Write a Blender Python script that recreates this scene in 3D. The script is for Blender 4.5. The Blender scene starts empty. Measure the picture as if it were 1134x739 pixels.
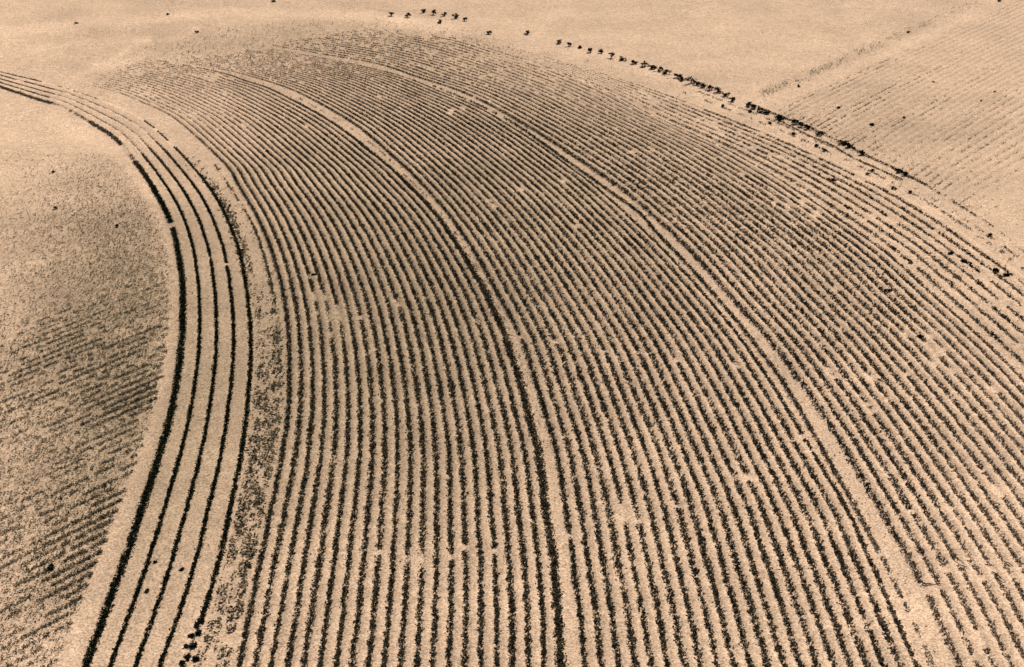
import bpy, math
import numpy as np
from mathutils import Vector

RNG = np.random.default_rng(7)
S = bpy.context.scene
COL = S.collection
R = math.radians

# ------------------------------------------------------------------ camera
F = 1700.0; CX = 567.0; CY = 369.5; H = 60.0
PITCH = math.atan(896.5 / F)
cp, sp_ = math.cos(PITCH), math.sin(PITCH)
CAM_Z = H

def hgt(x, y):
    """long soft swells of the land"""
    return (0.55*np.sin(x*0.043+0.9)*np.sin(y*0.047+0.5)
            + 0.22*np.sin(x*0.083-y*0.037+1.0) + 0.15*np.sin(y*0.11+x*0.02))

def ground_pt(px, py):
    """where the sight line through a photo position meets the land"""
    px = np.asarray(px, float); py = np.asarray(py, float)
    a = (px-CX)/F; b = (CY-py)/F
    dx = a; dy = cp + b*sp_; dz = -sp_ + b*cp
    z = np.zeros_like(dx+dz)
    for _ in range(12):
        t = (z-CAM_Z)/dz
        x = dx*t; y = dy*t
        z = hgt(x, y)
    return np.stack([x, y], -1)

def to_px(x, y, z=None):
    if z is None: z = hgt(x, y)
    zz = z-CAM_Z
    d = y*cp - zz*sp_
    u = y*sp_ + zz*cp
    return CX + F*x/d, CY - F*u/d

# ------------------------------------------------------------------ helpers
def hash2(i, j, seed):
    n = (i.astype(np.int64)*374761393 + j.astype(np.int64)*668265263 + seed*974634777) & 0xffffffff
    n = ((n ^ (n >> 13))*1274126177) & 0xffffffff
    n = n ^ (n >> 16)
    return (n & 0xffff)/65535.0

def vnoise(x, y, sc, seed=0):
    x = np.asarray(x)/sc; y = np.asarray(y)/sc
    i = np.floor(x); j = np.floor(y); fx = x-i; fy = y-j
    fx = fx*fx*(3-2*fx); fy = fy*fy*(3-2*fy)
    a = hash2(i, j, seed); b = hash2(i+1, j, seed); c = hash2(i, j+1, seed); d = hash2(i+1, j+1, seed)
    return (a*(1-fx)+b*fx)*(1-fy) + (c*(1-fx)+d*fx)*fy

def mesh_obj(name, V, Fc, mat, attrs=None, smooth=False, parent=None):
    """V (n,3), Fc (m,k) all faces with the same corner count"""
    me = bpy.data.meshes.new(name)
    V = np.asarray(V, np.float32); Fc = np.asarray(Fc, np.int32)
    m, k = Fc.shape
    me.vertices.add(len(V)); me.vertices.foreach_set('co', V.ravel())
    me.loops.add(m*k); me.loops.foreach_set('vertex_index', Fc.ravel())
    me.polygons.add(m); me.polygons.foreach_set('loop_start', np.arange(0, m*k, k, dtype=np.int32))
    if attrs:
        for an, av in attrs.items():
            at = me.attributes.new(an, 'FLOAT', 'POINT')
            at.data.foreach_set('value', np.asarray(av, np.float32))
    me.update(calc_edges=True)
    if smooth: me.polygons.foreach_set('use_smooth', np.ones(m, bool))
    me.materials.append(mat)
    o = bpy.data.objects.new(name, me); COL.objects.link(o)
    if parent: o.parent = parent
    return o

def tag(o, label=None, cat=None, group=None, kind=None):
    if label: o['label'] = label
    if cat: o['category'] = cat
    if group: o['group'] = group
    if kind: o['kind'] = kind
    return o

def catmull(P, n):
    """smooth curve through P (k,2) evenly resampled to n points"""
    P = np.asarray(P, float)
    Q = np.vstack([2*P[0]-P[1], P, 2*P[-1]-P[-2]])
    out = []
    for i in range(1, len(Q)-2):
        t = np.linspace(0, 1, 16, endpoint=False)[:, None]
        a, b, c, d = Q[i-1], Q[i], Q[i+1], Q[i+2]
        out.append(0.5*((2*b)+(c-a)*t+(2*a-5*b+4*c-d)*t**2+(3*b-a-3*c+d)*t**3))
    out.append(Q[-2][None]); out = np.vstack(out)
    return resample(out, n)

def resample(P, n):
    L = np.r_[0, np.cumsum(np.linalg.norm(np.diff(P, axis=0), axis=1))]
    s = np.linspace(0, L[-1], n)
    return np.stack([np.interp(s, L, P[:, 0]), np.interp(s, L, P[:, 1])], -1)

def at_y(trace, ys):
    """x of a traced line at the given photo heights (linear beyond the ends)"""
    T = np.array(sorted(trace, key=lambda p: p[1]), float)
    ys = np.asarray(ys, float)
    x = np.interp(ys, T[:, 1], T[:, 0])
    k = min(4, len(T)-1)
    s1 = (T[-1, 0]-T[-1-k, 0])/(T[-1, 1]-T[-1-k, 1]); x = np.where(ys > T[-1, 1], T[-1, 0]+s1*(ys-T[-1, 1]), x)
    s0 = (T[0, 0]-T[1, 0])/(T[0, 1]-T[1, 1]); x = np.where(ys < T[0, 1], T[0, 0]+s0*(ys-T[0, 1]), x)
    return np.stack([x, ys], -1)

# ------------------------------------------------------------------ traced guide lines (bottom to top)
L0 = [(95,739),(107.6,708),(118,676.5),(132,641),(148,592),(160.5,556.6),(173,518),(185,479),(194,437.5),(201,388),(203,346),(202,310.5),(196.5,272),(190,249),(183.5,231),(171,210),(160.6,194),(152,182),(144.6,170),(130.5,156),(116,148),(104,137.6),(86,127),(70.5,119),(58,114),(42,110),(26.5,105),(10.6,99.7),(0,96)]
L4 = [(205,739),(219,700),(229,670),(243,620),(252,578),(263,528),(271.5,479),(277,416),(278.6,370.5),(275,335),(270,300),(262,268),(256,252),(247,233),(234.6,210),(220.5,194),(208,180),(192,162),(185,152.6),(166,138),(150,128),(130,118.5),(106,109),(90,103),(61.7,96),(46,91),(26.5,86.5),(0,80)]
A0 = [(265,739),(291,610),(306,540),(317.5,479),(322,420),(320,370),(315,330),(308.5,300),(301.7,279),(290,249),(275,222),(258,195),(248,180),(230,158),(217,147),(200,135),(181,124),(155,112),(130,102),(95,93),(60,85)]
A20 = [(621,739),(617.6,673),(613.4,630.7),(607,585),(601,542.5),(595.7,507),(590.5,479),(576,430),(569,404),(560.5,380),(550,352),(536,323.5),(522.5,300),(505,270),(489,247),(477,231),(464,217),(449,203),(424,180),(400,158),(367.6,136),(339,120),(320,108.5),(306,102),(293.5,98),(276,91),(262,85.6),(240.5,79.4),(217.6,74),(200,72),(152,62)]
B0 = [(648.6,739),(647,708),(641.6,669.5),(637,638),(633,609.5),(629,581),(624.7,539),(618.7,507),(610,479),(596,430),(587,399),(576,370),(567,355),(553.5,328),(539,302),(528,282),(515,262),(496,236),(487.6,226),(471.7,208),(457.6,194),(444,181),(431,166),(417,153.5),(400,142.5),(381.6,130.5),(366,121),(351.7,113),(334,104),(313,95),(290,88),(270,82),(240,75),(190,66),(170,60)]
B20 = [(1016,739),(1006,718),(995.7,693.7),(985,669),(972,642.5),(959.7,609.5),(942,571),(921,537),(903,508),(888,479),(856.4,429),(846,411),(831.7,391.7),(816,370.6),(800,351),(762,305),(750,293),(735,278),(717.5,261),(703.4,247),(687.6,233),(670,217),(654,203),(634.6,188),(617,176),(600,164),(573,144.7),(553.5,130.5),(534,122),(509,113),(488,102),(458,89),(433,81),(400,72),(370,67),(330,59),(300,54)]
C0 = [(1064.5,739),(1040,685),(1018,638),(985,580),(955,529),(925,479),(883,416),(867,395),(849,372),(831.7,351),(817.6,337),(800,318),(791.5,305),(776.5,289),(764,277),(750,263),(737,250.5),(721,236.4),(700,218),(680.5,203),(664.6,192),(648.8,182),(639,173),(617.6,161),(600,149.5),(576.4,136),(551.7,121),(530.5,111),(509,100.6),(484.7,93.5),(463.5,85.6),(442,77.6),(420,71),(395,66),(370,62),(320,53),(290,48)]
C18 = [(1420,760),(1375,700),(1330,640),(1250,545),(1190,480),(1134,422),(1114,402),(1092.7,381),(1068,358),(1040,333.5),(1019,315),(996,293),(974.6,275),(953.4,259),(933.5,246),(914,233),(891,218),(873.5,206),(856,195),(830,180),(800,164),(759,145),(727,130.5),(676,104),(620,80),(560,60),(500,42),(430,32),(400,28)]
D7 = [(1560,760),(1530,700),(1480,620),(1400,520),(1300,430),(1200,352),(1134,305),(1104,282),(1060,250),(1000,215),(930,180),(850,145),(760,110),(700,90),(620,66),(542,46),(480,32),(430,24)]
low = [850,739,680,620,560,500,440,380,330,280,240,205,180]
fam = {
 'A': (A0, A20, 21, low+[133,112,102,93,85], low+[136,102,90,79.4,66]),
 'B': (B0, B20, 21, low+[142.5,121,104,93,79,66], low+[153,122,102,84,68,54]),
 'C': (C0, C18, 19, low+[149.5,121,100.6,85.6,71,62,50], low+[164,130.5,104,80,60,42,30]),
 'D': (C18, D7, 9, [850,760,620,500,402,333.5,275,233,195,164,130.5,104,80,60,42,30], [850,760,620,520,430,352,282,235,200,160,125,100,72,54,38,25]),
 'L': (L0, L4, 5, [850,739,680,620,556,500,440,388,346,310,272,240,210,182,156,137.6,119,110,99.7,90], [850,739,680,620,556,500,440,388,346,310,272,233,200,162,134,117,101,91,84,74]),
}
ROW = {}      # family -> list of (n,2) world curves
SHEET = {}
for k, (g0, g1, n, y0, y1) in fam.items():
    P0 = ground_pt(*at_y(g0, y0).T); P1 = ground_pt(*at_y(g1, y1).T)
    rows = []
    for i in range(n):
        f = i/(n-1)
        rows.append(catmull(P0*(1-f)+P1*f, 420))
    ROW[k] = rows
SPC = {}
for k, rows in ROW.items():
    A_ = np.stack(rows); d_ = []
    for i in range(len(rows)):
        j = i+1 if i+1 < len(rows) else i-1
        d_.append(np.array([np.min(np.hypot(*(A_[j]-p).T)) for p in A_[i]]))
    SPC[k] = d_
    print('spacing', k, [round(float(v), 2) for v in d_[len(rows)//2][::60]])
def family_at(k, f):
    g0, g1, n, y0, y1 = fam[k]
    P0 = ground_pt(*at_y(g0, y0).T); P1 = ground_pt(*at_y(g1, y1).T)
    return catmull(P0*(1-f)+P1*f, 420)

# ------------------------------------------------------------------ materials
def new_mat(name):
    m = bpy.data.materials.new(name); m.use_nodes = True
    nt = m.node_tree; nt.nodes.clear()
    out = nt.nodes.new('ShaderNodeOutputMaterial'); b = nt.nodes.new('ShaderNodeBsdfPrincipled')
    nt.links.new(b.outputs[0], out.inputs[0])
    b.inputs['Roughness'].default_value = 0.95
    b.inputs['Specular IOR Level'].default_value = 0.08
    return m, nt, b
def N(nt, t, **kw):
    n = nt.nodes.new(t)
    for k, v in kw.items(): setattr(n, k, v)
    return n
def noise(nt, vec, scale, detail=3, rough=0.55):
    n = N(nt, 'ShaderNodeTexNoise'); n.inputs['Scale'].default_value = scale
    n.inputs['Detail'].default_value = detail; n.inputs['Roughness'].default_value = rough
    nt.links.new(vec, n.inputs['Vector']); return n.outputs['Fac']
def ramp(nt, fac, stops):
    r = N(nt, 'ShaderNodeValToRGB'); e = r.color_ramp.elements
    e[0].position, e[0].color = stops[0][0], (*stops[0][1], 1)
    e[1].position, e[1].color = stops[-1][0], (*stops[-1][1], 1)
    for p, c in stops[1:-1]:
        q = e.new(p); q.color = (*c, 1)
    nt.links.new(fac, r.inputs[0]); return r.outputs[0]
def mixc(nt, a, b, fac, mode='MIX'):
    m = N(nt, 'ShaderNodeMix', data_type='RGBA', blend_type=mode)
    for s, v in ((m.inputs[0], fac), (m.inputs[6], a), (m.inputs[7], b)):
        if hasattr(v, 'links'): nt.links.new(v, s)
        elif isinstance(v, (int, float)): s.default_value = v
        else: s.default_value = (*v, 1)
    return m.outputs[2]

def soil_material():
    m, nt, b = new_mat('dry_tilled_soil')
    pos = N(nt, 'ShaderNodeNewGeometry').outputs['Position']
    at = N(nt, 'ShaderNodeAttribute', attribute_name='soil_tone').outputs['Fac']
    base = ramp(nt, at, [(0.0, SOIL_PALE), (0.5, SOIL_MID), (1.0, SOIL_DARK)])
    big = noise(nt, pos, 0.12, 4, 0.6)
    base = mixc(nt, base, ramp(nt, big, [(0.3, (0.86, .86, .86)), (0.7, (1.12, 1.12, 1.12))]), 1.0, 'MULTIPLY')
    mid = noise(nt, pos, 1.6, 4, 0.65)
    base = mixc(nt, base, ramp(nt, mid, [(0.3, (0.84, 0.83, 0.81)), (0.7, (1.13, 1.13, 1.13))]), 1.0, 'MULTIPLY')
    fine = noise(nt, pos, 6.5, 3, 0.9)
    base = mixc(nt, base, ramp(nt, fine, [(0.38, (0.50, 0.49, 0.46)), (0.5, (1, 1, 1)), (0.62, (1.38, 1.38, 1.36))]), 1.0, 'MULTIPLY')
    nt.links.new(base, b.inputs['Base Color'])
    bp = N(nt, 'ShaderNodeBump'); bp.inputs['Strength'].default_value = 0.7; bp.inputs['Distance'].default_value = 0.05
    nt.links.new(noise(nt, pos, 5.0, 4, 0.7), bp.inputs['Height']); nt.links.new(bp.outputs[0], b.inputs['Normal'])
    return m
def plant_material(name, c0, c1, dusty_hazy=None):
    m, nt, b = new_mat(name)
    pos = N(nt, 'ShaderNodeNewGeometry').outputs['Position']
    col = ramp(nt, noise(nt, pos, 3.0, 3, 0.7), [(0.35, c0), (0.65, c1)])
    if dusty_hazy:
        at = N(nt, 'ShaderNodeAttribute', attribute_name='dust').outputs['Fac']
        col = mixc(nt, col, dusty_hazy, at)
    nt.links.new(col, b.inputs['Base Color']); b.inputs['Specular IOR Level'].default_value = 0.0
    return m
SOIL_PALE = (0.60, 0.428, 0.300)
SOIL_MID = (0.46, 0.328, 0.226)
SOIL_DARK = (0.26, 0.194, 0.124)
SOIL = soil_material()
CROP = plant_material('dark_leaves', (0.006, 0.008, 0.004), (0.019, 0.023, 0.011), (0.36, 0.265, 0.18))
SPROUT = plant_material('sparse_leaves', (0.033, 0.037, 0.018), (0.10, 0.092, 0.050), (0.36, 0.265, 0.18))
BUSH = plant_material('bush_leaves', (0.010, 0.012, 0.008), (0.028, 0.030, 0.018))
DRYWEED = plant_material('dusty_weeds', (0.12, 0.10, 0.065), (0.22, 0.175, 0.115))
STEM = plant_material('dry_stem', (0.05, 0.04, 0.03), (0.10, 0.075, 0.05))

# ------------------------------------------------------------------ how dark the soil is, where crops thin out
def gauss(px, py, cx, cy, rx, ry, ang=0.0):
    a = R(ang); dx = px-cx; dy = py-cy
    u = dx*math.cos(a)+dy*math.sin(a); v = -dx*math.sin(a)+dy*math.cos(a)
    return np.exp(-(u/rx)**2-(v/ry)**2)
def seg_d(px, py, pts):
    d = np.full(np.shape(px), 1e9)
    for (x0, y0), (x1, y1) in zip(pts[:-1], pts[1:]):
        vx, vy = x1-x0, y1-y0; t = np.clip(((px-x0)*vx+(py-y0)*vy)/(vx*vx+vy*vy), 0, 1)
        d = np.minimum(d, np.hypot(px-x0-t*vx, py-y0-t*vy))
    return d
# washed-out spots where water broke across the rows: (x, y, radius)
WASH = [(223,287,3),(232,286,3),(240,294,4),(252,293,4),(345,307,6),(361,330,8),(372,350,11),(384,372,7),(366,372,7),(400,352,5),(437,334,7),(443,338,6),(472,349,6),(530,356,6),(562,372,8),(575,375,6),(617,379,7),(660,387,6),(668,390,5),(711,389,8),(750,398,7),(758,404,6),
 (330,612,6),(345,614,5),(378,612,5),(419,612,8),(430,606,7),(462,619,16),(500,618,6),(517,607,8),(548,611,7),(560,613,6),(582,593,7),(633,594,7),(690,571,15),(705,578,9),(742,557,6),(752,560,6),(455,247,6),(398,255,5),(541,224,7),(548,229,6),(577,212,6),(625,200,6),(560,246,5),(578,208,5),
 (816,405,8),(828,529,10),(835,533,7),(857,462,8),(884,486,10),(897,481,6),(918,412,8),(925,417,7),(945,418,9),(965,418,9),(985,416,8),(1005,414,6),(958,450,8),(968,455,8),(895,500,7),(955,690,9),(963,695,7),(1024,655,9),(1038,651,8),(1048,631,9),(1059,624,8),(1075,636,9),(1090,640,8),(1108,633,7),(1118,640,7),
 (857,226,6),(873,230,8),(888,226,7),(905,237,7),(925,320,8),(1000,372,10),(1030,375,10),(1040,390,10),(1035,402,9),(1055,412,9),(1100,432,8),(420,108,5),(500,124,6),(512,121,5),(340,140,4),(350,328,8),(640,250,5),(700,170,6),(722,166,6)]
WA = np.array(WASH, float)
def wash(px, py):
    w = np.zeros(np.shape(px))
    for x, y, r in WASH:
        w = np.maximum(w, np.clip(1.3-np.hypot((px-x)/1.15, (py-y))/(r*(0.58 if r < 11 else .8)), 0, 1))
    return w
STREAKS = [([(60,98),(95,80),(110,70)],4,.5),([(100,76),(140,70),(160,62)],4,.8),([(125,68),(150,52),(165,47)],3.5,.9),([(0,62),(60,55),(120,50),(165,46)],4,.5),([(190,48),(205,42),(218,35)],3.5,.8),
 ([(0,40),(90,30),(170,26),(250,17),(330,16),(420,14),(500,26)],6,.8),([(430,22),(520,34),(600,50),(700,78),(780,105),(860,142),(940,178),(1010,215),(1080,255)],8,.45),
 ([(843,118),(900,94),(960,67),(1030,36),(1104,4),(1200,-38)],6,.45),([(0,120),(60,125),(110,150),(140,172),(165,210),(182,260),(188,330),(184,400),(165,480),(140,560),(110,640),(75,739)],9,.55),
 ([(290,300),(295,330),(292,420)],6,.1)]
def soil_tone_fn(px, py):
    m = 0.36 + 0.0*px
    m += 0.46*gauss(px, py, 400, 400, 250, 230) + 0.36*gauss(px, py, 120, 430, 120, 220) + 0.20*gauss(px, py, 620, 250, 260, 170) + .10*gauss(px, py, 150, 620, 130, 120)
    m += 0.20*gauss(px, py, 340, 50, 160, 34) + .14*gauss(px, py, 100, 250, 110, 70) + 0.12*gauss(px, py, 560, 85, 200, 40, 18)
    m += 0.2*gauss(px, py, 1010, 150, 130, 45, 28)*1.0 + 0.22*np.exp(-(seg_d(px, py, [(845,104),(925,70),(1009,32)])/4.5)**2)*(vnoise(px, py, 7, 3)+.2)
    m += 0.12*gauss(px, py, 120, 45, 120, 40, -8)
    m -= 0.22*gauss(px, py, 1100, 700, 170, 150) + 0.15*gauss(px, py, 1120, 480, 200, 150) + 0.16*gauss(px, py, 0, 60, 120, 50) + 0.20*gauss(px, py, 20, 150, 120, 90)  # lower right: haze lightening put into the soil colour
    m -= 0.10*gauss(px, py, 1100, 250, 110, 60) + 0.12*gauss(px, py, 20, 700, 120, 80) + 0.12*gauss(px, py, 200, 120, 100, 40)
    for pts, w, s in STREAKS:
        m -= 0.42*s*np.exp(-(seg_d(px, py, pts)/w)**2)
    for tr in (TRAM1, TRAM2):
        m -= (0.09 if tr is TRAM1 else 0.06)*np.exp(-(seg_d(px, py, tr)/7)**2)
    m -= 0.16*wash(px, py)*(1-gauss(px, py, 370, 350, 40, 45))
    return np.clip(m, 0, 1)
def mid_line(a, b, ys):
    return [tuple(p) for p in (at_y(a, ys)+at_y(b, ys))/2]
TRAM1 = mid_line(A20, B0, [800,700,620,540,480,430,380,330,290,250,220,190])
TRAM2 = mid_line(B20, C0, [800,700,620,540,480,430,380,330,290,250,220,190])

def coverage(px, py):
    """how thickly the middle field is grown, 0 to 1"""
    c = 0.86 + 0.0*px
    c -= 0.30*gauss(px, py, 170, 112, 110, 45, 15)          # pale fan at the upper left
    c -= 0.12*gauss(px, py, 235, 130, 60, 35, 30)
    c -= 0.24*gauss(px, py, 250, 60, 170, 26) + 0.20*gauss(px, py, 420, 35, 220, 25, 8)
    c -= 0.16*np.exp(-(seg_d(px, py, [(560,60),(660,92),(760,125),(850,160),(940,205),(1020,255),(1100,330),(1160,400)])/34)**2)
    c -= 0.14*gauss(px, py, 1045, 375, 40, 28, 40)
    c -= 0.16*gauss(px, py, 560, 90, 140, 28, 15)
    c -= 0.18*gauss(px, py, 1090, 640, 90, 130)
    c += 0.10*gauss(px, py, 560, 330, 220, 170) + 0.10*gauss(px, py, 760, 190, 200, 32, 24)
    c -= 0.3*gauss(px, py, 372, 352, 28, 30)
    yb = np.interp(px, [90,200,300,400,500,600,700,800,900,1000,1134], [112,84,58,46,54,72,98,128,160,215,300])
    c = c*np.interp(py-yb, [-45, -20, 10, 75], [.50, .72, .86, 1])
    c = c*np.clip((px-55)/90, .0, 1)*np.clip((py-np.interp(px, [50,100,200,300,420,520], [82,66,46,28,18,24]))/20, 0, 1)
    return np.clip(c, 0.03, 1)*(1-wash(px, py))

# ------------------------------------------------------------------ leaves
def leaves(cx, cy, cz, size, per, flat=0.6, rng=RNG):
    """per small leaf faces round each centre -> V, F"""
    n = len(cx); k = n*per
    c = np.stack([np.repeat(cx, per), np.repeat(cy, per), np.repeat(cz, per)], -1)
    s = np.repeat(size, per)*rng.uniform(0.6, 1.3, k)
    c += rng.normal(0, 0.38, (k, 3))*s[:, None]*np.array([1, 1, .6])
    nrm = rng.normal(0, 1, (k, 3)); nrm[:, 2] = np.abs(nrm[:, 2])+flat
    nrm /= np.linalg.norm(nrm, axis=1)[:, None]
    t = rng.normal(0, 1, (k, 3)); a = np.cross(nrm, t); a /= np.linalg.norm(a, axis=1)[:, None]
    b = np.cross(nrm, a)
    a *= s[:, None]*0.62; b *= s[:, None]*0.36
    V = np.stack([c-a, c-b*1.0+a*.1, c+a, c+b], 1).reshape(-1, 3)
    Fc = np.arange(4*k).reshape(k, 4)
    return V, Fc

SPROUTMAT = {'crop': None}
def row_plants(name, curve, width, dens, cover, mat, size=0.13, height=0.15, per=3, clump=0.5, seed=0, dust=None, lift=0.0, space=None):
    """one planted row: leaf clumps along a curve; None when nothing grows in it"""
    rng = np.random.default_rng(1000+seed)
    seg = np.linalg.norm(np.diff(curve, axis=0), axis=1); L = np.r_[0, np.cumsum(seg)]
    n = int(L[-1]*dens)
    s = rng.uniform(0, L[-1], n)
    x = np.interp(s, L, curve[:, 0]); y = np.interp(s, L, curve[:, 1])
    tx = np.interp(s, L, np.gradient(curve[:, 0])); ty = np.interp(s, L, np.gradient(curve[:, 1]))
    q = np.hypot(tx, ty); nx, ny = -ty/q, tx/q
    w = width(s, x, y) if callable(width) else np.full(n, width)
    sf = np.ones(n)
    if space is not None:
        qx, qy = to_px(x, y)
        sf = np.clip(np.interp(s, L, space)/.92, .3, 1.12); w = w*sf*1.12*(1+.30*gauss(qx, qy, 560, 330, 170, 150)+.48*gauss(qx, qy, 740, 190, 210, 42, 24)+.3*gauss(qx, qy, 910, 300, 110, 34, 32)-.12*gauss(qx, qy, 480, 720, 300, 120))
    px, py = to_px(x, y)
    vis = (px > -60) & (px < 1200) & (py > -20) & (py < 800)
    wob = (vnoise(s, np.full(n, seed*7.3), 2.2, 5)-.5)*0.12 + (vnoise(s, np.full(n, seed*3.1), 0.7, 6)-.5)*0.06
    wmod = 0.55+0.95*vnoise(s, np.full(n, seed*5.7), 0.9, 8)
    hk = np.ones(n)
    if dust is not None and space is not None:
        dk = dust(*to_px(x, y)); w = w*(1-.50*dk); hk = 1-.65*dk
    off = np.clip(rng.normal(0, 0.30, n), -.62, .62)*w*(1-clump+clump*wmod) + wob*np.minimum(w*1.6, 1)*sf
    x = x+nx*off; y = y+ny*off
    c = cover(px, py)
    c = np.clip(c, 0, 1)
    patch = 0.62*vnoise(s, np.full(n, seed*11.9), 0.55, 1)+0.38*vnoise(s, np.full(n, seed*2.7), 3.5, 2)
    thr = np.interp(c, [0, .3, .6, .85, 1], [.85, .56, .41, .14, .0])
    keep = (patch > thr-0.06*(1-clump)) & vis & (rng.random(n) < np.clip(c*1.4, 0, 1)*np.clip(sf+.15, .45, 1))
    if clump < .3: keep = vis & (rng.random(n) < c*1.1) & (c > .25) & ((patch > thr-.12) | (clump < .01))
    x, y, px, py, w = x[keep], y[keep], px[keep], py[keep], w[keep]
    if len(x) < 3: return None
    base = hgt(x, y)
    z = base + lift + rng.uniform(0.02, 1, len(x))**1.2*height*np.clip(c[keep]+.2, .3, 1)*hk[keep]
    V, Fc = leaves(x, y, z, size*np.clip(.5+.65*c[keep], .5, 1.1)*np.sqrt(sf[keep])*rng.uniform(.7, 1.25, len(x)), per, rng=rng)
    if mat is None: return V if len(V) else None
    at = None
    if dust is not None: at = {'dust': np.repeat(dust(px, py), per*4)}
    return mesh_obj(name, V, Fc, mat, at)

ORD = ['first','second','third','fourth','fifth','sixth','seventh','eighth','ninth','tenth','eleventh','twelfth','thirteenth','fourteenth','fifteenth','sixteenth','seventeenth','eighteenth','nineteenth','twentieth','twenty-first','twenty-second','twenty-third','twenty-fourth','twenty-fifth','twenty-sixth','twenty-seventh','twenty-eighth','twenty-ninth','thirtieth']
def ordw(i):
    if i < 30: return ORD[i]
    tens = {3: 'thirty', 4: 'forty', 5: 'fifty', 6: 'sixty'}; t, u = divmod(i+1, 10)
    return {3: 'thirtieth', 4: 'fortieth', 5: 'fiftieth', 6: 'sixtieth'}[t] if u == 0 else tens[t]+'-'+ORD[u-1]

def dusty_hazy(px, py):
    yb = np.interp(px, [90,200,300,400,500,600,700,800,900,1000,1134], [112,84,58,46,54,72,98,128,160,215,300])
    d = 0.42*gauss(px, py, 1130, 720, 150, 150) + 0.22*gauss(px, py, 1134, 520, 90, 200)+0.05  # haze over the lower right, painted into the leaf colour
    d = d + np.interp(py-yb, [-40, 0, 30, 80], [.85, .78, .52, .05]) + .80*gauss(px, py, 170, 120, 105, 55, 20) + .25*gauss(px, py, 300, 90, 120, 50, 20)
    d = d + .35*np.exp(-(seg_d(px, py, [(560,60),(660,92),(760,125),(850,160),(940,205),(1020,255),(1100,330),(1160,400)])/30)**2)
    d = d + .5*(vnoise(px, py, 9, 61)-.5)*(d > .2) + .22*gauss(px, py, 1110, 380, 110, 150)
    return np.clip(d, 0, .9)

# ------------------------------------------------------------------ middle field rows
RW = {}
def thick_A(i):
    base = 0.40
    return base
ga = 'dark crop rows between the curved strip and the first pale wheel track'
for i, c in enumerate(ROW['A']):
    wv = 0.29 + 0.04*math.sin(i*1.9)
    if i == 20: wv = 0.47
    if i in (0, 5, 9): wv = 0.24
    tight = 0.10 if i < 9 else 0.22
    if i == 20: tight = .1
    o = row_plants('crop_row', c, lambda s, x, y, wv=wv: wv*np.interp(to_px(x, y)[1], [60, 110, 200, 480, 760], [0.55, .72, .95, 1.2, 1.1]), (92 if i == 20 else 44), coverage, CROP, space=SPC['A'][i], size=.12, clump=tight, seed=i, dust=dusty_hazy)
    if i == 0: lb = 'dark curved crop row bordering the rough weedy band beside the strip'
    elif i == 20: lb = 'thick dark crop row running along the left edge of the first pale wheel track'
    else: lb = 'dark crop row, %s to the right of the rough weedy band' % ordw(i)
    tag(o, lb, 'crop row', ga)
gb = 'dark crop rows between the two pale wheel tracks'
for i, c in enumerate(ROW['B']):
    wv = 0.32 + 0.04*math.sin(i*2.3+1)
    if i == 0: wv = 0.22
    if i == 1: wv = 0.32
    if i == 20: wv = 0.22
    o = row_plants('crop_row', c, lambda s, x, y, wv=wv: wv*np.interp(to_px(x, y)[1], [60, 110, 200, 480, 760], [0.55, .75, 1.05, 1.25, 1.1]), 40, coverage, CROP, space=SPC['B'][i], size=.12, clump=0.32, seed=40+i, dust=dusty_hazy)
    if i == 0: lb = 'thin dark crop row on the right edge of the first pale wheel track'
    elif i == 20: lb = 'thin dark crop row on the left edge of the second pale wheel track'
    else: lb = 'clumpy dark crop row, %s to the right of the first pale wheel track' % ordw(i)
    tag(o, lb, 'crop row', gb)
def pale_cov(px, py): return 0.50*coverage(px, py)
mid2 = [ (p*0.62+q*0.38) for p, q in zip(family_at('B', 1.0), family_at('B', 1.0))]
ys = [850,739,609,500,430,379,339,298,276,256,236,218,200,180,158,135,115,95]
FT = [(1050,770),(1035,739),(1010,690),(985,640),(973,609),(930,530),(900,479),(860,410),(846,395),(835,379),(821,361),(802,339),(766,298),(750,282),(737,266),(726,256),(708.7,236),(696,227),(684,218),(660,201),(640,187),(600,158),(553,126),(509,107),(460,87)]
c = catmull(ground_pt(*at_y(FT, ys).T), 400)
tag(row_plants('crop_row', c, 0.27, 36, lambda a, b: np.interp(b, [90, 180, 480, 640, 739], [.5, .85, .85, .6, .4])*coverage(a, b)/.86, CROP, clump=.5, size=.12, height=.12, seed=90, dust=lambda a, b: np.interp(b, [300, 739], [.1, .5])+0*a), 'thin patchy row growing down the middle of the second pale wheel track', 'crop row')
def halfway(a, b, f, ys):
    return catmull(ground_pt(*(at_y(a, ys)*(1-f)+at_y(b, ys)*f).T), 400)
ys1 = [720,620,560,500,430,379,339,298,276,256,236,218,200,185,165,145,125,108]
tag(row_plants('crop_row', halfway(A20, B0, .5, ys1), 0.24, 20, lambda a, b: np.interp(b, [110, 185, 300, 480, 560, 620], [.35, .48, .46, .22, .05, .0])+0*a, SPROUT, clump=.8, size=.11, height=.1, seed=91, dust=lambda a, b: .35+0*a), 'faint ragged growth down the middle of the first pale wheel track', 'crop row')
gc = 'dark crop rows to the right of the second pale wheel track'
for i, c in enumerate(ROW['C']):
    wv = 0.33 + 0.04*math.sin(i*2.9+2)
    if i == 0: wv = 0.32
    if i in (16, 17): wv = 0.24
    o = row_plants('crop_row', c, lambda s, x, y, wv=wv: wv*np.interp(to_px(x, y)[1], [60, 110, 200, 480, 760], [0.6, .8, 1.1, 1.3, 1.2]), 34, coverage, CROP, space=SPC['C'][i], size=.125, clump=0.65, seed=100+i, dust=dusty_hazy)
    if i == 0: lb = 'thin dark crop row along the right edge of the second pale wheel track'
    else: lb = 'broken dark crop row, %s to the right of the second pale wheel track' % ordw(i)
    tag(o, lb, 'crop row', gc)
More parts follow.
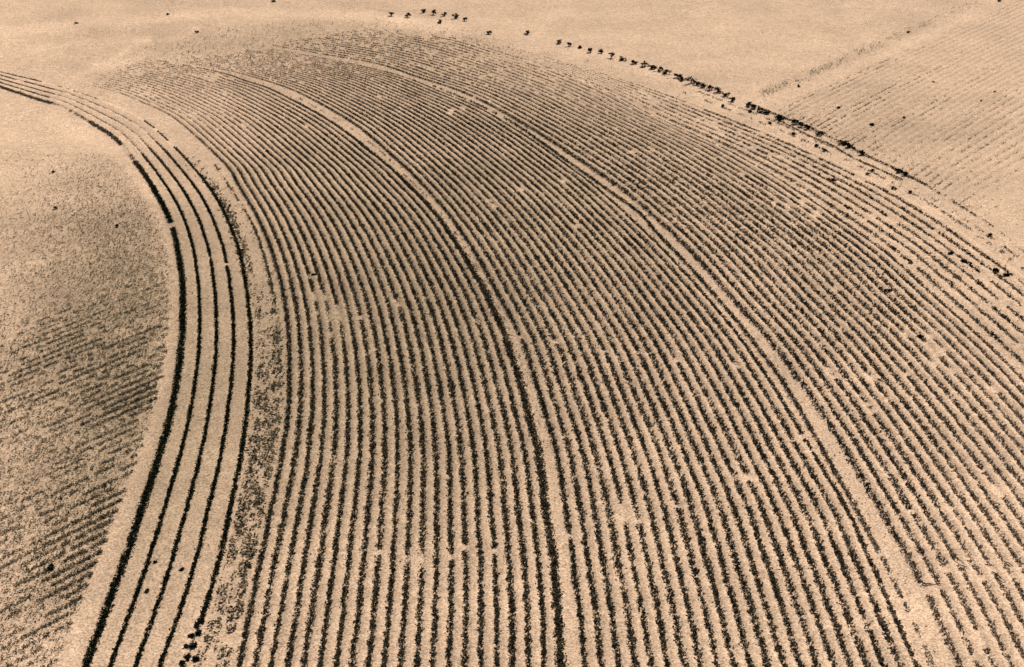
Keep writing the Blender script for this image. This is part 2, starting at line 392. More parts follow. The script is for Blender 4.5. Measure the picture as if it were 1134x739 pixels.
def edge_cov(px, py):
    return np.clip(0.66+.1*gauss(px, py, 1000, 260, 140, 60, 35)-.06*gauss(px, py, 600, 80, 200, 60), 0, 1)*np.interp(px, [400, 520, 700, 800], [0, .55, .7, 1])*(1-wash(px, py))
gd = 'sparse broken rows in the washed strip below the far field edge'
for i, c in enumerate(ROW['D'][1:-1]):
    o = row_plants('crop_row', c, 0.26, 26, edge_cov, CROP, space=SPC['D'][i+1], clump=0.8, size=.13, seed=140+i, dust=lambda a, b: np.clip(.95-1.3*vnoise(a, b, 7, 71+i)+.15*(b < 150), .05, .8))
    if o: tag(o, 'sparse broken row, %s below the dark field edge line at upper right' % ordw(6-i), 'crop row', gd)

for i, dy in enumerate((-7, -14)):
    c = catmull(ground_pt(*(at_y(D7, [600,520,430,352,305,282,235,200,160,125,108])+np.array([0, dy])).T), 400)
    o = row_plants('crop_row', c, 0.4, 26, lambda a, b: .50*np.clip((a-690)/60, 0, 1)*(1-wash(a, b)), CROP, clump=1.0, size=.12, height=.1, seed=155+i, dust=lambda a, b: np.clip(1.0-1.4*vnoise(a, b, 6, 81), .05, .8))
    tag(o, ['ragged scattered row of growth just above the sparse broken rows at right', 'ragged scattered growth hugging the underside of the bush line at right'][i], 'crop row')
# ------------------------------------------------------------------ the narrow curved strip of five rows
def strip_cov(i):
    def f(px, py):
        c = np.full(np.shape(px), 1.0)
        c = np.where(py < 165, 0.62, c)
        c = np.where((px < 150) & (px > 60) & (py < 190), np.interp(py, [80, 165], [.30, .45]), c)
        c = np.where((px <= 60) & (py < 190), .66, c)
        if i == 0:
            top = py < 190; c = np.where((px > 58) & (px < 101) & top, 0.36, c); c = np.where((px > 100) & (px < 135) & top, .8, c); c = np.where((px >= 135) & (px < 144) & (py < 172), .12, c)
            c = np.where(np.hypot(px-190, py-250) < 3, 0, c)
        if i in (1, 2, 3): c = np.where((px > 138-8*i) & (py < 178-7*i) & (py > 150-6*i), .35, c)
        if i == 4: c = np.where((px > 46) & (px < 62) & (py < 190), 0, c); c = np.where((px > 110) & (px < 160) & (py < 190), .2, c); c = np.where((px > 186) & (px < 193) & (py < 190), .1, c); c = np.where(py > 690, .35, c)
        return c*(1-wash(px, py))
    return f
lbl = ['thick black crop row on the outer left edge of the narrow curved strip',
 'thin black crop row, second from the left in the narrow curved strip',
 'thin black crop row down the middle of the narrow curved strip',
 'thin black crop row, fourth from the left in the narrow curved strip',
 'black crop row with ragged weedy patches on the right edge of the narrow curved strip']
for i, c in enumerate(ROW['L']):
    wd = [0.46, 0.21, 0.22, 0.22, 0.27][i]
    o = row_plants('crop_row', c, lambda s, x, y, wd=wd: wd*np.interp(to_px(x, y)[1], [90, 200, 350, 760], [.62, .85, 1.0, 1.0]), (110 if i == 0 else 64), strip_cov(i), CROP, clump=0.15, size=.11, height=.14, seed=170+i, dust=lambda a, b: np.interp(b, [90, 150, 210], [.45, .35, 0])+0*a)
    tag(o, lbl[i], 'crop row', 'five narrow black rows of the curved strip')

cW = [a*.28+b*.72 for a, b in zip([ground_pt(*at_y(L4, low[:11]+[180]).T)], [ground_pt(*at_y(A0, low[:11]+[180]).T)])][0]
tag(row_plants('crop_row', catmull(cW, 420), .16, 26, lambda a, b: np.interp(b, [175, 215, 330, 350], [.45, .62, .7, .0])+0*a, SPROUT, size=.12, height=.12, clump=.8, seed=195), 'faint patchy row in the upper part of the rough weedy band', 'crop row')
# ------------------------------------------------------------------ weeds nobody could count
def scatter(name, n, box, prob, mat, size, height, label, cat, seed, per=2, maxn=None):
    rng = np.random.default_rng(seed)
    px = rng.uniform(box[0], box[2], n); py = rng.uniform(box[1], box[3], n)
    k = rng.random(n) < prob(px, py); px, py = px[k], py[k]
    g = ground_pt(px, py); x, y = g[:, 0], g[:, 1]
    V, Fc = leaves(x, y, hgt(x, y)+.02+rng.uniform(0, height, len(x)), size*rng.uniform(.6, 1.4, len(x)), per, rng=rng)
    o = mesh_obj(name, V, Fc, mat, {'dust': np.repeat(rng.uniform(0, .35, len(x)), per*4)})
    return tag(o, label, cat, kind='stuff')

# rough weedy band between the strip and the middle field
BL = at_y(L4, np.arange(180, 800, 4)); BR = at_y(A0, np.arange(180, 800, 4))
def band_prob(px, py):
    l = np.interp(py, BL[:, 1], BL[:, 0]); r = np.interp(py, BR[:, 1], BR[:, 0])
    f = (px-l)/(r-l)
    a = np.interp(py, [175, 240, 300, 390, 440, 560, 680, 739], [.16, .34, .55, .66, .85, .80, .60, .45])
    lines = np.exp(-((f-.70)/.09)**2)*1.0 + 0.45*np.exp(-((f-.30)/.10)**2)*(py > 330) + 3.0*np.exp(-((f-.13)/.10)**2)*np.interp(py, [170,195,230,290,330], [0,.5,1,.8,0])
    fill = ((f > .16) & (f < .84))*np.interp(py, [300, 420, 560, 680], [.05, .55, .45, .15])
    pn = vnoise(px, py, 5, 9)
    return np.clip(a*(lines+fill)*(pn > .35)*1.3, 0, 1)*((f > -.12) & (f < .9))
def rag_prob(px, py):
    l = np.interp(py, BL[:, 1], BL[:, 0])
    f = (px-l)/np.interp(py, [180, 320], [7, 6])
    return np.exp(-(f-.5)**2/.9)*np.interp(py, [168, 185, 215, 240, 285, 320], [0, .35, .8, 1, .8, 0])*(vnoise(px, py, 3, 19) > .38)
scatter('weeds', 15000, (180, 168, 300, 325), rag_prob, CROP, .14, .15, 'ragged dark weeds spilling over the right edge row of the curved strip', 'weeds', 25, per=3)
def farb_prob(px, py):
    return .75*np.exp(-(seg_d(px, py, [(845,104),(925,70),(1009,32),(1080,4)])/4.0)**2)*(vnoise(px, py, 6, 33) > .4)*np.clip((1100-px)/120, 0, 1) + .10*gauss(px, py, 930, 130, 70, 35, -25) + .05*gauss(px, py, 1040, 170, 90, 40, -25)
scatter('weeds', 60000, (830, -5, 1134, 220), farb_prob, SPROUT, .10, .08, 'fine specks of weeds along the pale track of the far field', 'weeds', 26, per=2)
scatter('weeds', 20000, (195, 175, 330, 760), band_prob, SPROUT, .15, .14, 'ragged low weeds filling the rough band between curved strip and crop rows', 'weeds', 21, per=3)
# specks over the left field
LL = at_y(L0, np.arange(100, 800, 4))
def left_prob(px, py):
    r = np.interp(py, LL[:, 1], LL[:, 0])-np.interp(py, [180, 300, 480, 760], [14, 8, 20, 34])
    p = 0.34*gauss(px, py, 165, 320, 80, 110) + 0.30*gauss(px, py, 105, 240, 95, 60) + 0.26*gauss(px, py, 60, 380, 130, 110) + .22*gauss(px, py, 60, 580, 140, 150)
    return p*np.clip((r-px)/8, 0, 1)*(vnoise(px, py, 3.2, 4) > .25)
scatter('weeds', 210000, (-40, 170, 215, 760), left_prob, SPROUT, .088, .07, 'fine dark specks of weeds scattered over the left field', 'weeds', 22, per=2)
# crumbs of weeds in the washed patch and over the top of the middle field
def mid_prob(px, py):
    return (1.0*gauss(px, py, 368, 352, 30, 45, -10) + .45*np.exp(-(seg_d(px, py, TRAM1)/6)**2)*np.interp(py, [400, 560], [1, .0]) + .16*np.exp(-(seg_d(px, py, TRAM2)/6)**2) + .35*gauss(px, py, 345, 440, 22, 60) + .5*gauss(px, py, 455, 620, 22, 14)+.5*gauss(px, py, 692, 571, 22, 12) + .36*gauss(px, py, 430, 440, 170, 190)+ .14*gauss(px, py, 700, 350, 250, 200)
            + .50*gauss(px, py, 470, 62, 170, 24, 8) + .3*gauss(px, py, 330, 75, 90, 22) + .22*gauss(px, py, 900, 200, 220, 30, 27) + .25*gauss(px, py, 1060, 300, 90, 50, 35))*(vnoise(px, py, 3, 14) > .42)
scatter('weeds', 60000, (200, 15, 1160, 740), mid_prob, SPROUT, .10, .09, 'fine dark crumbs of weeds strewn between the crop rows of the middle field', 'weeds', 23, per=2)

def head_prob(px, py):
    yt = np.interp(px, [120, 200, 260, 330, 430, 520, 640], [62, 40, 27, 21, 19, 30, 66])
    return np.clip((py-yt)/8, 0, 1)*np.clip((112-py)/40, 0, 1)*np.clip((px-110)/90, 0, 1)*np.clip((680-px)/160, 0, 1)*.30*(vnoise(px, py, 2.5, 35) > .35)
scatter('weeds', 60000, (100, 10, 700, 115), head_prob, DRYWEED, .10, .07, 'faint dusted stubble specks fading out over the far end of the field', 'weeds', 27, per=2)
# ------------------------------------------------------------------ left field seedling rows (parallel on the land)
VP = (2350.0, -527.0)
def line_through(x0, y0):
    """a straight row on the land seen through (x0, y0) and running to the far right"""
    pts = []
    t = np.linspace(-0.03, 0.11, 60)
    px = x0 + (VP[0]-x0)*t; py = y0 + (VP[1]-y0)*t
    r = np.interp(py, LL[:, 1], LL[:, 0])-np.interp(py, [180, 300, 480, 760], [12, 10, 20, 36])
    k = px < r
    if k.sum() < 6: return None
    g = ground_pt(px[k], py[k])
    return resample(g, 160)
def rows_prob(px, py):
    p = 0.44 + .42*gauss(px, py, 160, 437, 52, 12, -28) + .30*gauss(px, py, 118, 575, 60, 62, -25) + .22*gauss(px, py, 90, 650, 60, 50) + .18*gauss(px, py, 110, 400, 80, 50)
    p = p*np.interp(py, [300, 400], [.6, 1]); p -= .22*gauss(px, py, 30, 525, 60, 22, -28) + .02*gauss(px, py, 0, 680, 60, 90)
    return np.clip(p, 0.02, 1)
gh = 'rows of sparse seedlings slanting across the left field'
Y = 372.0; lines = []
while Y < 860:
    c = line_through(0, Y)
    if c is not None: lines.append(c)
    Y += 8.6*((Y+527)/1127)**2*1.05
HROWS = lines
def merge(acc, label, d):
    V = np.vstack(acc)
    rng = np.random.default_rng(5)
    o = mesh_obj('seedlings', V, np.arange(len(V)).reshape(-1, 4), SPROUT, {'dust': np.repeat(rng.uniform(0, d*2, len(V)//4), 4)})
    return tag(o, label, 'seedlings', kind='stuff')
acc = []
for i, c in enumerate(lines):
    o = row_plants('seedlings', c, 0.30, 44, rows_prob, None, size=.115, height=.12, clump=.85, seed=200+i)
    if o is not None: acc.append(o)
merge(acc, 'sparse seedlings in slanting lines across the left field', .27)

# ------------------------------------------------------------------ far field at the upper right: faint rows
R0 = [(843,120),(900,94),(960,67),(1030,36),(1104,4),(1180,-30)]
R1 = [(1002,193),(1035,170),(1070,147),(1134,107),(1210,64),(1290,22)]
R2 = [(1084,240),(1110,225),(1134,213),(1180,190),(1250,155),(1340,112)]
def px_family(ga_, gb_, n0, n1, f0=0.0):
    A = catmull(ground_pt(*np.array(ga_, float).T), 200); B = catmull(ground_pt(*np.array(gb_, float).T), 200)
    return [A*(1-f)+B*f for f in np.linspace(f0, 1, n1)]
RR = px_family(R0, R1, 0, 25, 0.09) + px_family(R1, R2, 0, 12)[1:]
def far_prob(px, py):
    return np.clip(.34 + .14*gauss(px, py, 940, 130, 60, 30, -25) + .12*gauss(px, py, 1060, 190, 60, 20, -30) - .2*gauss(px, py, 1134, 230, 80, 40) - .2*gauss(px, py, 1080, 30, 90, 40), 0, 1)
acc = []
for i, c in enumerate(RR):
    o = row_plants('seedlings', c, 0.24, 26, far_prob, None, size=.11, height=.10, clump=.6, seed=300+i)
    if o is not None: acc.append(o)
merge(acc, 'faint sparse seedlings lining the far field at upper right', .45)

# ------------------------------------------------------------------ dark line of growth on the far field edge
E1 = [(829,115.5),(847,122),(866,130),(889,138),(910,148),(937,160),(956,171),(981,182),(1000,192),(1027,206),(1051.5,221),(1076,236),(1104,254),(1134,279)]
E2 = [(868,136),(880,142),(900,152),(920,160),(945,175),(970,186),(1000,199)]
c = catmull(ground_pt(*np.array(E1).T), 300)
tag(row_plants('edge_row', c, .22, 20, lambda a, b: np.clip(.78-.0016*np.maximum(a-1000, 0)*2, .2, 1)*np.ones_like(a), CROP, clump=.6, seed=401), 'thin dark line of growth marking the far field edge', 'field edge')
c = catmull(ground_pt(*np.array(E2).T), 200)
tag(row_plants('edge_row', c, .07, 34, lambda a, b: .95+0*a, CROP, clump=.2, size=.085, height=.06, seed=402, dust=lambda a, b: .3+.3*vnoise(a, b, 5, 7)), 'short dark line just below the far field edge line', 'field edge')

def blob(cx, cy, z0, rx, ry, rz, n, size, seed, name, mat, parent=None, dust=0.0):
    """leaf faces spread through an uneven lump, local coordinates"""
    rng = np.random.default_rng(seed)
    K = 6
    cen = rng.uniform(-.75, .75, (K, 3)); rad = rng.uniform(.16, .42, K)
    q = rng.integers(0, K, n)
    p = cen[q]+rng.normal(0, .6, (n, 3))*rad[q][:, None]
    p = p*np.array([rx, ry, rz])
    z = z0+rz*.9+p[:, 2]; z = np.maximum(z, 0.03)
    V, Fc = leaves(cx+p[:, 0], cy+p[:, 1], z, np.full(n, size), 2, flat=.3, rng=rng)
    return mesh_obj(name, V, Fc, mat, {'dust': np.full(len(V), dust)}, parent=parent)
def shrub(px, py, wpx, hpx, label, seed, group='small dark bushes strung along the far field edge'):
    g = ground_pt(px, py+hpx*.35); x, y = float(g[0]), float(g[1])
    d = y*cp+(CAM_Z-float(hgt(x, y)))*sp_; ppm = F/d
    w = wpx*.95/ppm; h = hpx*.78/ppm
    e = bpy.data.objects.new('bush', None); COL.objects.link(e); e.location = (x, y, float(hgt(x, y))-.02)
    e.empty_display_size = .2
    blob(0, 0, h*.12, w*.5, w*.42, h*.46, int(110+60*w*h), .13, seed, 'foliage', BUSH, e)
    rng = np.random.default_rng(seed+5)
    V = []; Fc = []
    for k in range(4):
        a = rng.uniform(0, 6.28); tip = np.array([math.cos(a)*w*.28, math.sin(a)*w*.25, h*.7]); rr = .028
        b0 = len(V)
        for q, (cc, r_) in enumerate(((np.array([math.cos(a)*.03, math.sin(a)*.03, -.05]), rr), (tip*.5+np.array([0, 0, .05]), rr*.7), (tip, rr*.3))):
            for j in range(5):
                V.append(cc+np.array([math.cos(j*1.2566)*r_, math.sin(j*1.2566)*r_, 0]))
        for q in range(2):
            for j in range(5):
                Fc.append([b0+q*5+j, b0+q*5+(j+1) % 5, b0+q*5+5+(j+1) % 5, b0+q*5+5+j])
    mesh_obj('stem', V, Fc, STEM, parent=e)
    return tag(e, label, 'bush', group)
TUFT = [(433.5,15.5,6,4),(452,17,6,4.5),(469,12,5,4),(480,13.5,6,5.5),(491.7,16,5,3.5),(504,18,7,5.5),(514.6,21,5,4),(488,24,4,3),(542,36,5,3.5),(584,36,6,4.5),(619,46,6,4.5),(630,49,5,4),(642,52,3.5,3),(654,55.5,6,5),(665.6,57,5,4),(677,61.5,6,6),(690,65,7,5),(703,68.5,7,4.5)]
for i, (x, y, w, h) in enumerate(TUFT):
    if i == 0: lb = 'small dark bush, farthest left of the line of bushes'
    elif i == 7: lb = 'tiny dark bush set just below the line of separate bushes'
    elif i == 8: lb = 'lone small bush low in the wide gap of the bush line'
    else: lb = 'small dark separate bush, %s from the left in the bush line' % ordw(i if i < 7 else i-1)
    shrub(x, y, w+.8, h+1, lb, 500+i)
HED = [(714,71.5,9,5.5),(722,74,6,5),(730,76,8,5.5),(738,79,8,6),(751,84,8,5),(757,87,6,4),(765,89,9,7),(773,92,8,4.5),(780,94,8,4.5),(787,97,10,6.5),(794,100,7,4.5),(803,104,8,5),(811,109,6,5),(827,115,7,5),(833,118,6,4),(843,122,6,4),(849,124,4,3.5),(861,129,7,5),(867,131,8,5.5),(881,135.5,7,4.5),(888,138,7,4.5),(894,141,6,4),(908,147,6,4),(933,158,7,4.5),(940,161,6,4),(954,169,6,4),(996,189,6,4.5),(1002,192,7,4)]
for i, (x, y, w, h) in enumerate(HED):
    shrub(x, y, w+3.0, h+1.2, 'dark bush in the joined part of the bush line, %s from its left end' % ordw(i), 540+i)

# ------------------------------------------------------------------ lone weed clumps
def clump(px, py, wpx, hpx, label, seed, group=None, n=90, lean=None):
    g = ground_pt(px, py); x, y = float(g[0]), float(g[1])
    d = y*cp+(CAM_Z-float(hgt(x, y)))*sp_; ppm = F/d
    w = .75*wpx/ppm; dpt = .75*hpx/ppm
    e = blob(0, 0, 0, w*.62, dpt*.95, .08+.06*min(w, dpt*2), int(n*.6), .12, seed, 'weed_clump', BUSH)
    e.location = (x, y, float(hgt(x, y)))
    e.data.attributes['dust'].data.foreach_set('value', np.full(len(e.data.vertices), .25, np.float32))
    if lean: e.rotation_euler.z = lean
    return tag(e, label, 'weed clump', group)
LONE = [(85,26,5,1.6,'small dark weed clump alone on bare pale soil at far upper left'),
 (218,36,4,2.5,'dark weed clump beside a pale wash at top of the middle field'),
 (186,16,3,1.5,'faint tiny weed clump on bare soil above the middle field'),
 (303,2,5,2,'dark weed clump at the very top edge, left of the bush line'),
 (59,191,2.4,1.5,'tiny weed clump alone on bare soil left of the curved strip'),
 (62,231,3,1.5,'tiny weed clump in the upper part of the left field'),
 (130,251,3,2,'dark weed clump among specks in the upper left field'),
 (929,120,4,2.2,'dark round weed clump in the far field, nearest the bushes'),
 (965,139,6.5,2.6,'largest dark weed clump in the far field at upper right'),
 (1034,92,3.2,1.6,'tiny weed clump high in the far field rows'),
 (1102,102.5,4,1.6,'tiny weed clump close to the right edge in the far field'),
 (1086,113,3,1.4,'tiny weed clump in the far field near the right side'),
 (1006,36,3.2,2,'tiny weed clump on the upper side of the pale far track'),
 (1107,1.5,4,2,'tiny weed clump at the top end of the pale far track'),
 (884,96,4,2,'small weed clump at the near end of the pale far track'),
 (1001,131,3,1.6,'tiny weed clump beside the largest clump in the far field'),
 (801,118,4,3,'dark tick of weeds below the joined bushes, uppermost of the washed strip'),
 (831,124,3.5,3.4,'dark tick of weeds in the washed strip, second from the top'),
 (852,137,4,2.6,'dark tick of weeds in the washed strip, third from the top'),
 (879,149,4.5,3.6,'dark blob of weeds in the washed strip below the field edge'),
 (904,162,5,3,'ragged weed clump in the washed strip, right of the dark blob'),
 (913,167,6,2.2,'flat weed clump between two pale fans of the washed strip'),
 (961,193,4,2.2,'left piece of a bent pair of weed clumps in washed strip'),
 (966,189,4,2.6,'right piece of a bent pair of weed clumps in washed strip'),
 (990,209,3.6,3.6,'upright dark tick of weeds low in the washed strip'),
 (1007,213,5,2,'thin slanting tick of weeds low in the washed strip'),
 (921,200,14,3,'long dark streak of weeds below the washed strip'),
 (1096,260.5,5,2.4,'dark weed clump on pale washed soil near the right edge'),
 (1103,301,6,5,'large ragged weed clump beside the pale fan at right'),
 (1115,306,8,4,'slanting weed clump by the right edge below the pale fan'),
 (1053,281.5,6,2.6,'small dark weed clump left of the slanting streak at right'),
 (1068,290.5,9,3,'slanting dark weed streak near the right edge'),
 (983,323,9,3.6,'compact dark weed clump at the end of broken right rows'),
 (1019,374,6,3,'dark round clump in the bare washed patch at right'),
 (348,305.5,5,2.4,'dark weed clump at the top of the washed patch by the curved strip'),
 (218,694,5,4,'weed clump topping the ragged group at the strip end'),
 (222,688,6,4,'uppermost weed clump of the ragged group at the strip end'),
 (212,705,6,4,'broad weed clump in the middle of the ragged group'),
 (219,702,6,3.6,'right hand weed clump of the ragged group'),
 (206,718,6,4,'low left weed clump of the ragged group at the strip end'),
 (215,716,5,4,'small weed clump low in the ragged group'),
 (208,728,7,4,'bottom left weed clump of the ragged group'),
 (217,731,5,3.4,'bottom right weed clump of the ragged group'),
 (202,736,6,4,'lowest weed clump of the ragged group at the bottom edge'),
 (172.5,624,3,2.6,'tiny weed clump between the first two rows of the strip'),
 (163,656,3,2.6,'tiny weed clump low between first two rows of the strip'),
 (202,632,3.4,2.6,'weed clump pair beside the gap in the strip middle row'),
 (57,629,5,5,'darkest upright weed clump in the lower left field')]
for i, (x, y, w, h, lb) in enumerate(LONE):
    clump(x, y, w, h, lb, 700+i, lean=(-.6 if 'slant' in lb or 'streak' in lb else .9 if 'tick' in lb else None), n=int(40+8*w*h))

# ------------------------------------------------------------------ dark tubes standing in for gully-edge shade at the washed gaps
def gully_shade(px0, py0, px1, py1, label, seed):
    rng = np.random.default_rng(seed)
    a = ground_pt(px0, py0); b = ground_pt(px1, py1); n = 7
    t = np.linspace(0, 1, n)[:, None]; c = a*(1-t)+b*t
    nn = np.array([-(b-a)[1], (b-a)[0]]); nn /= np.linalg.norm(nn)
    c = c+nn*(rng.normal(0, .035, (n, 1)))*np.sin(t*math.pi)
    z = hgt(c[:, 0], c[:, 1])+.13+.05*np.sin(t[:, 0]*3.14)
    V = []; Fc = []
    for i in range(n):
        r = .04*(1-.6*i/(n-1))
        for j in range(6):
            aa = j*math.pi/3
            V.append([c[i, 0]+nn[0]*math.cos(aa)*r, c[i, 1]+nn[1]*math.cos(aa)*r, z[i]+math.sin(aa)*r])
    for i in range(n-1):
        for j in range(6):
            Fc.append([i*6+j, i*6+(j+1) % 6, i*6+6+(j+1) % 6, i*6+6+j])
    o = mesh_obj('gully_shade', V, Fc, GULLY_SHADE)
    return tag(o, label, 'gully_shade', 'thin dark lines standing in for gully shade at the washed gaps')
GULLY_SHADE = plant_material('dark_gully_shade', (0.015, 0.014, 0.010), (0.03, 0.026, 0.018))
SHADE_LINES = [(436,330,446,332,'thin dark twig beside the gap left of the thick row'),
 (469,349,477,351,'short dark twig below the gap near the centre left'),
 (526,353,534,358,'dark slanting twig at the gap just left of the thick row'),
 (559,371,569,374,'dark twig lying in the first pale wheel track'),
 (607,373,618,377,'dark twig at the end of a cut row right of the wheel track'),
 (704,385,715,391,'long dark twig across the gap in the very middle of the field'),
 (812,402,820,404,'dark twig at a row end left of the second wheel track'),
 (455,245,461,248,'short dark twig at the upper gap left of the thick row'),
 (932,418,943,425,'dark twig at the row ends in the right part of the field'),
 (972,421,985,428,'dark twig right of the pale patch in the right field'),
 (1022,648,1043,651,'long thin twig lying at the washed gap by the second wheel track'),
 (1056,618,1068,627,'bent dark twig in the lower right washed area'),
 (1098,635,1113,646,'dark slanting twig near the lower right edge'),
 (957,697,967,689,'thin dark twig at the lowest washed gap'),
 (1112,624,1122,629,'short dark twig by the right edge low in the field')]
for i, t in enumerate(SHADE_LINES): gully_shade(*t, 900+i)

# ------------------------------------------------------------------ ground sheets
def grid_sheet(name, curves, zoff, mat, label, taper=True):
    """curves: list of equal-length (n,2) lines; zoff (m,n) height above the land"""
    P = np.stack(curves, 0); m, n = P.shape[:2]
    X, Yy = P[..., 0], P[..., 1]
    Z = hgt(X, Yy)+zoff
    px, py = to_px(X, Yy)
    mo = soil_tone_fn(px, py)
    idx = np.arange(m*n).reshape(m, n)
    Fc = np.stack([idx[:-1, :-1], idx[1:, :-1], idx[1:, 1:], idx[:-1, 1:]], -1).reshape(-1, 4)
    V = np.stack([X, Yy, Z], -1).reshape(-1, 3)
    # make sure faces look up
    a, b_, c_ = V[Fc[0, 0]], V[Fc[0, 1]], V[Fc[0, 2]]
    if np.cross(b_-a, c_-a)[2] < 0: Fc = Fc[:, ::-1]
    o = mesh_obj(name, V, Fc, mat, {'soil_tone': mo.ravel()}, smooth=True)
    return tag(o, label, kind='structure')

def ridged(curves_with_phase, amp, rough, seed):
    cs = [c for c, p, a in curves_with_phase]
    P = np.stack(cs, 0)
    ph = np.array([p for c, p, a in curves_with_phase])[:, None]; am = np.array([a for c, p, a in curves_with_phase])[:, None]
    z = 0.0 + amp*am*(0.5-0.5*np.cos(2*math.pi*ph))
    nz = (vnoise(P[..., 0], P[..., 1], .55, seed)-.5)*rough + (vnoise(P[..., 0], P[..., 1], 1.7, seed+1)-.5)*rough
    z = z+nz*(0.4+.6*am)
    px, py = to_px(P[..., 0], P[..., 1])
    wsh = wash(px, py)
    z = z*(1-.55*wsh)
    k = 3
    for q in range(k+1):
        t = q/k; z[q] = z[q]*t-.045*(1-t); z[-1-q] = z[-1-q]*t-.045*(1-t)
    return cs, np.maximum(z, -.06)

# middle field: A | track | B | track | C | D in one ridged sheet
seq = []
SUB = 6
def add_family(k, lo=True, dens=SUB):
    n = fam[k][2]
    for i in range(n-1):
        for q in range(dens):
            f = (i+q/dens)/(n-1)
            seq.append((family_at_cached(k, f), q/dens, 1.0))
    seq.append((ROW[k][-1], 0.0, 1.0))
_c = {}
def family_at_cached(k, f):
    if k not in _c:
        g0, g1, n, y0, y1 = fam[k]
        _c[k] = (ground_pt(*at_y(g0, y0).T), ground_pt(*at_y(g1, y1).T))
    P0, P1 = _c[k]
    return catmull(P0*(1-f)+P1*f, 420)
def sheet_family(k, name, label, f_lo, f_hi, seed, amp=.10, rough=.06):
    n = fam[k][2]; out = []
    us = np.arange(f_lo*SUB, (n-1+f_hi)*SUB+1)/SUB
    for u in us:
        out.append((family_at_cached(k, u/(n-1)), u % 1.0, 1.0 if -.01 <= u <= n-1+.01 else .15))
    cs, z = ridged(out, amp, rough, seed)
    nn = z.shape[1]; t = np.arange(nn)/(nn-1)
    fd = np.clip((1-t)/np.where(t > 0, .34, 1), 0, 1)[None, :]
    z = (z+.045)*fd-.045*1.0
    return grid_sheet(name, cs, z, SOIL, label)
sheet_family('A', 'field_soil', 'ridged pale soil of the middle field left of the first wheel track', -.5, .5, 1, amp=.13)
sheet_family('B', 'field_soil', 'ridged pale soil between the two wheel tracks', -.5, .5, 3, amp=.13)
sheet_family('C', 'field_soil', 'ridged pale soil right of the second wheel track', -.5, .5, 5, amp=.13)
sheet_family('D', 'field_soil', 'washed soil below the far field edge', .67, 0, 7, amp=.05)
# curved strip: broad flat beds
out = []
for u in np.arange(-.3*10, 4.3*10+1)/10:
    out.append((family_at_cached('L', u/4), 0, 1.0))
P = np.stack([c for c, _, _ in out], 0); ff = np.array([u for u in np.arange(-.3*10, 4.3*10+1)/10])
dist = np.abs(ff-np.round(ff)); prof = np.clip(dist/.22, 0, 1)
z = .01 + .07*(prof*prof*(3-2*prof))[:, None]*np.where((ff < 0) | (ff > 4), .0, 1)[:, None] + (vnoise(P[..., 0], P[..., 1], .6, 31)-.5)*.03
z[0] = -.045; z[-1] = -.045; z[1] = -.02; z[-2] = -.02; z[2] = .0; z[-3] = .0
grid_sheet('strip_soil', [c for c, _, _ in out], z, SOIL, 'smooth pale beds of the narrow curved strip')
# far field ridges
cs = []
R0b = [(x, y) for x, y in R0]
fr = px_family(R0b, R1, 0, 25*6+1) ; fr2 = px_family(R1, R2, 0, 11*6+1)[1:]
allc = [resample(c, 260) for c in fr+fr2]
ph = np.r_[np.arange(len(fr)) / 6.6, np.arange(1, len(fr2)+1)/6.0+len(fr)/6.6] % 1.0
z = -.0+.115*(.5-.5*np.cos(2*math.pi*ph))[:, None]*np.ones((1, 260)); PP = np.stack(allc, 0)
z += (vnoise(PP[..., 0], PP[..., 1], .7, 41)-.5)*.025
mm = len(ph); ef = np.clip(np.minimum(np.arange(mm)/20, (mm-1-np.arange(mm))/30), 0, 1)[:, None]*np.clip(np.minimum(np.arange(260)/20, (259-np.arange(260))/20), 0, 1)[None]
z = (z+.045)*ef-.045
grid_sheet('far_field_soil', allc, z, SOIL, 'finely ridged pale soil of the far field at upper right')

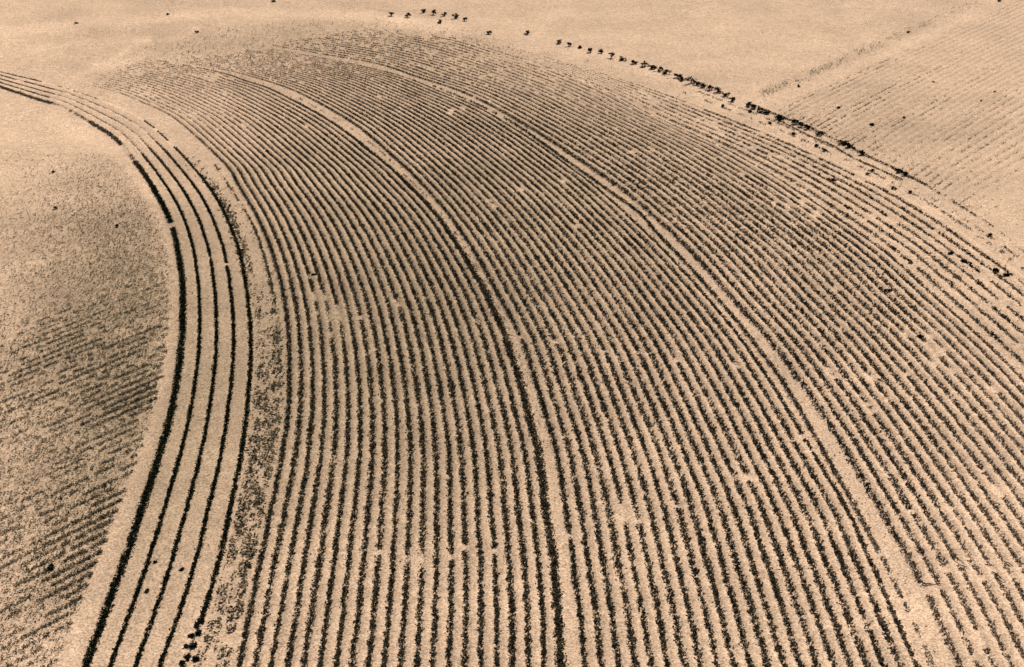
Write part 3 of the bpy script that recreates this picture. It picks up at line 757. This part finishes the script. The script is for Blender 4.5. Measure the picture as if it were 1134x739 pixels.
# the ground: one sheet reaching the horizon, fine where the photograph looks
def axis(fine0, fine1, step, far, grow=1.25):
    a = list(np.arange(fine0, fine1+step, step)); s = step
    hi = []; v = a[-1]
    while v < far: s *= grow; v += s; hi.append(v)
    lo = []; v = a[0]; s = step
    while v > -far: s *= grow; v -= s; lo.append(v)
    return np.array(lo[::-1]+a+hi)
gx = axis(-72, 92, 0.55, 5000); gy = axis(62, 215, 0.55, 5000)
X, Yy = np.meshgrid(gx, gy, indexing='ij')
d = Yy*cp + CAM_Z*sp_
ok = (d > 20)
px = np.where(ok, CX+F*X/np.where(ok, d, 1), 5000); py = np.where(ok, CY-F*(Yy*sp_-CAM_Z*cp)/np.where(ok, d, 1), 5000)
mo = soil_tone_fn(px, py)
fade = np.clip(1-(np.hypot(X, Yy-130)-200)/600, 0, 1)
Z = hgt(X, Yy)*fade - 0.03 + (vnoise(X, Yy, 1.1, 51)-.5)*.02*fade
idx = np.arange(X.size).reshape(X.shape)
Fc = np.stack([idx[:-1, :-1], idx[1:, :-1], idx[1:, 1:], idx[:-1, 1:]], -1).reshape(-1, 4)
tag(mesh_obj('ground', np.stack([X, Yy, Z], -1).reshape(-1, 3), Fc, SOIL, {'soil_tone': mo.ravel()}, smooth=True), 'bare pale tilled soil', kind='structure')

# ------------------------------------------------------------------ light
AZ = R(24); EL = R(42)
w = bpy.data.worlds.new('World'); S.world = w; w.use_nodes = True
nt = w.node_tree; nt.nodes.clear()
sky = nt.nodes.new('ShaderNodeTexSky'); sky.sky_type = 'NISHITA'; sky.sun_disc = False
sky.sun_elevation = EL; sky.sun_rotation = AZ; sky.dust_density = 3.0
bg = nt.nodes.new('ShaderNodeBackground'); bg.inputs[1].default_value = 0.05
wo = nt.nodes.new('ShaderNodeOutputWorld')
nt.links.new(sky.outputs[0], bg.inputs[0]); nt.links.new(bg.outputs[0], wo.inputs[0])
sd = bpy.data.lights.new('sun', 'SUN'); sd.energy = 4.9; sd.angle = R(.5); sd.color = (1.0, .93, .84)
so = bpy.data.objects.new('sun', sd); COL.objects.link(so)
v = Vector((math.sin(AZ)*math.cos(EL), math.cos(AZ)*math.cos(EL), math.sin(EL)))
so.rotation_euler = v.to_track_quat('Z', 'Y').to_euler(); so.location = (60, 200, 120)

cam = bpy.data.cameras.new('camera'); co = bpy.data.objects.new('camera', cam); COL.objects.link(co)
cam.sensor_width = 36; cam.lens = F/1134*36; cam.clip_end = 12000; cam.clip_start = .5
co.location = (0, 0, CAM_Z); co.rotation_euler = (R(90)-PITCH, 0, 0)
S.camera = co
S.view_settings.view_transform = 'Standard'; S.view_settings.look = 'None'
S.view_settings.exposure = 0.29; S.view_settings.gamma = 1.0
S.render.resolution_x = 1024; S.render.resolution_y = 667
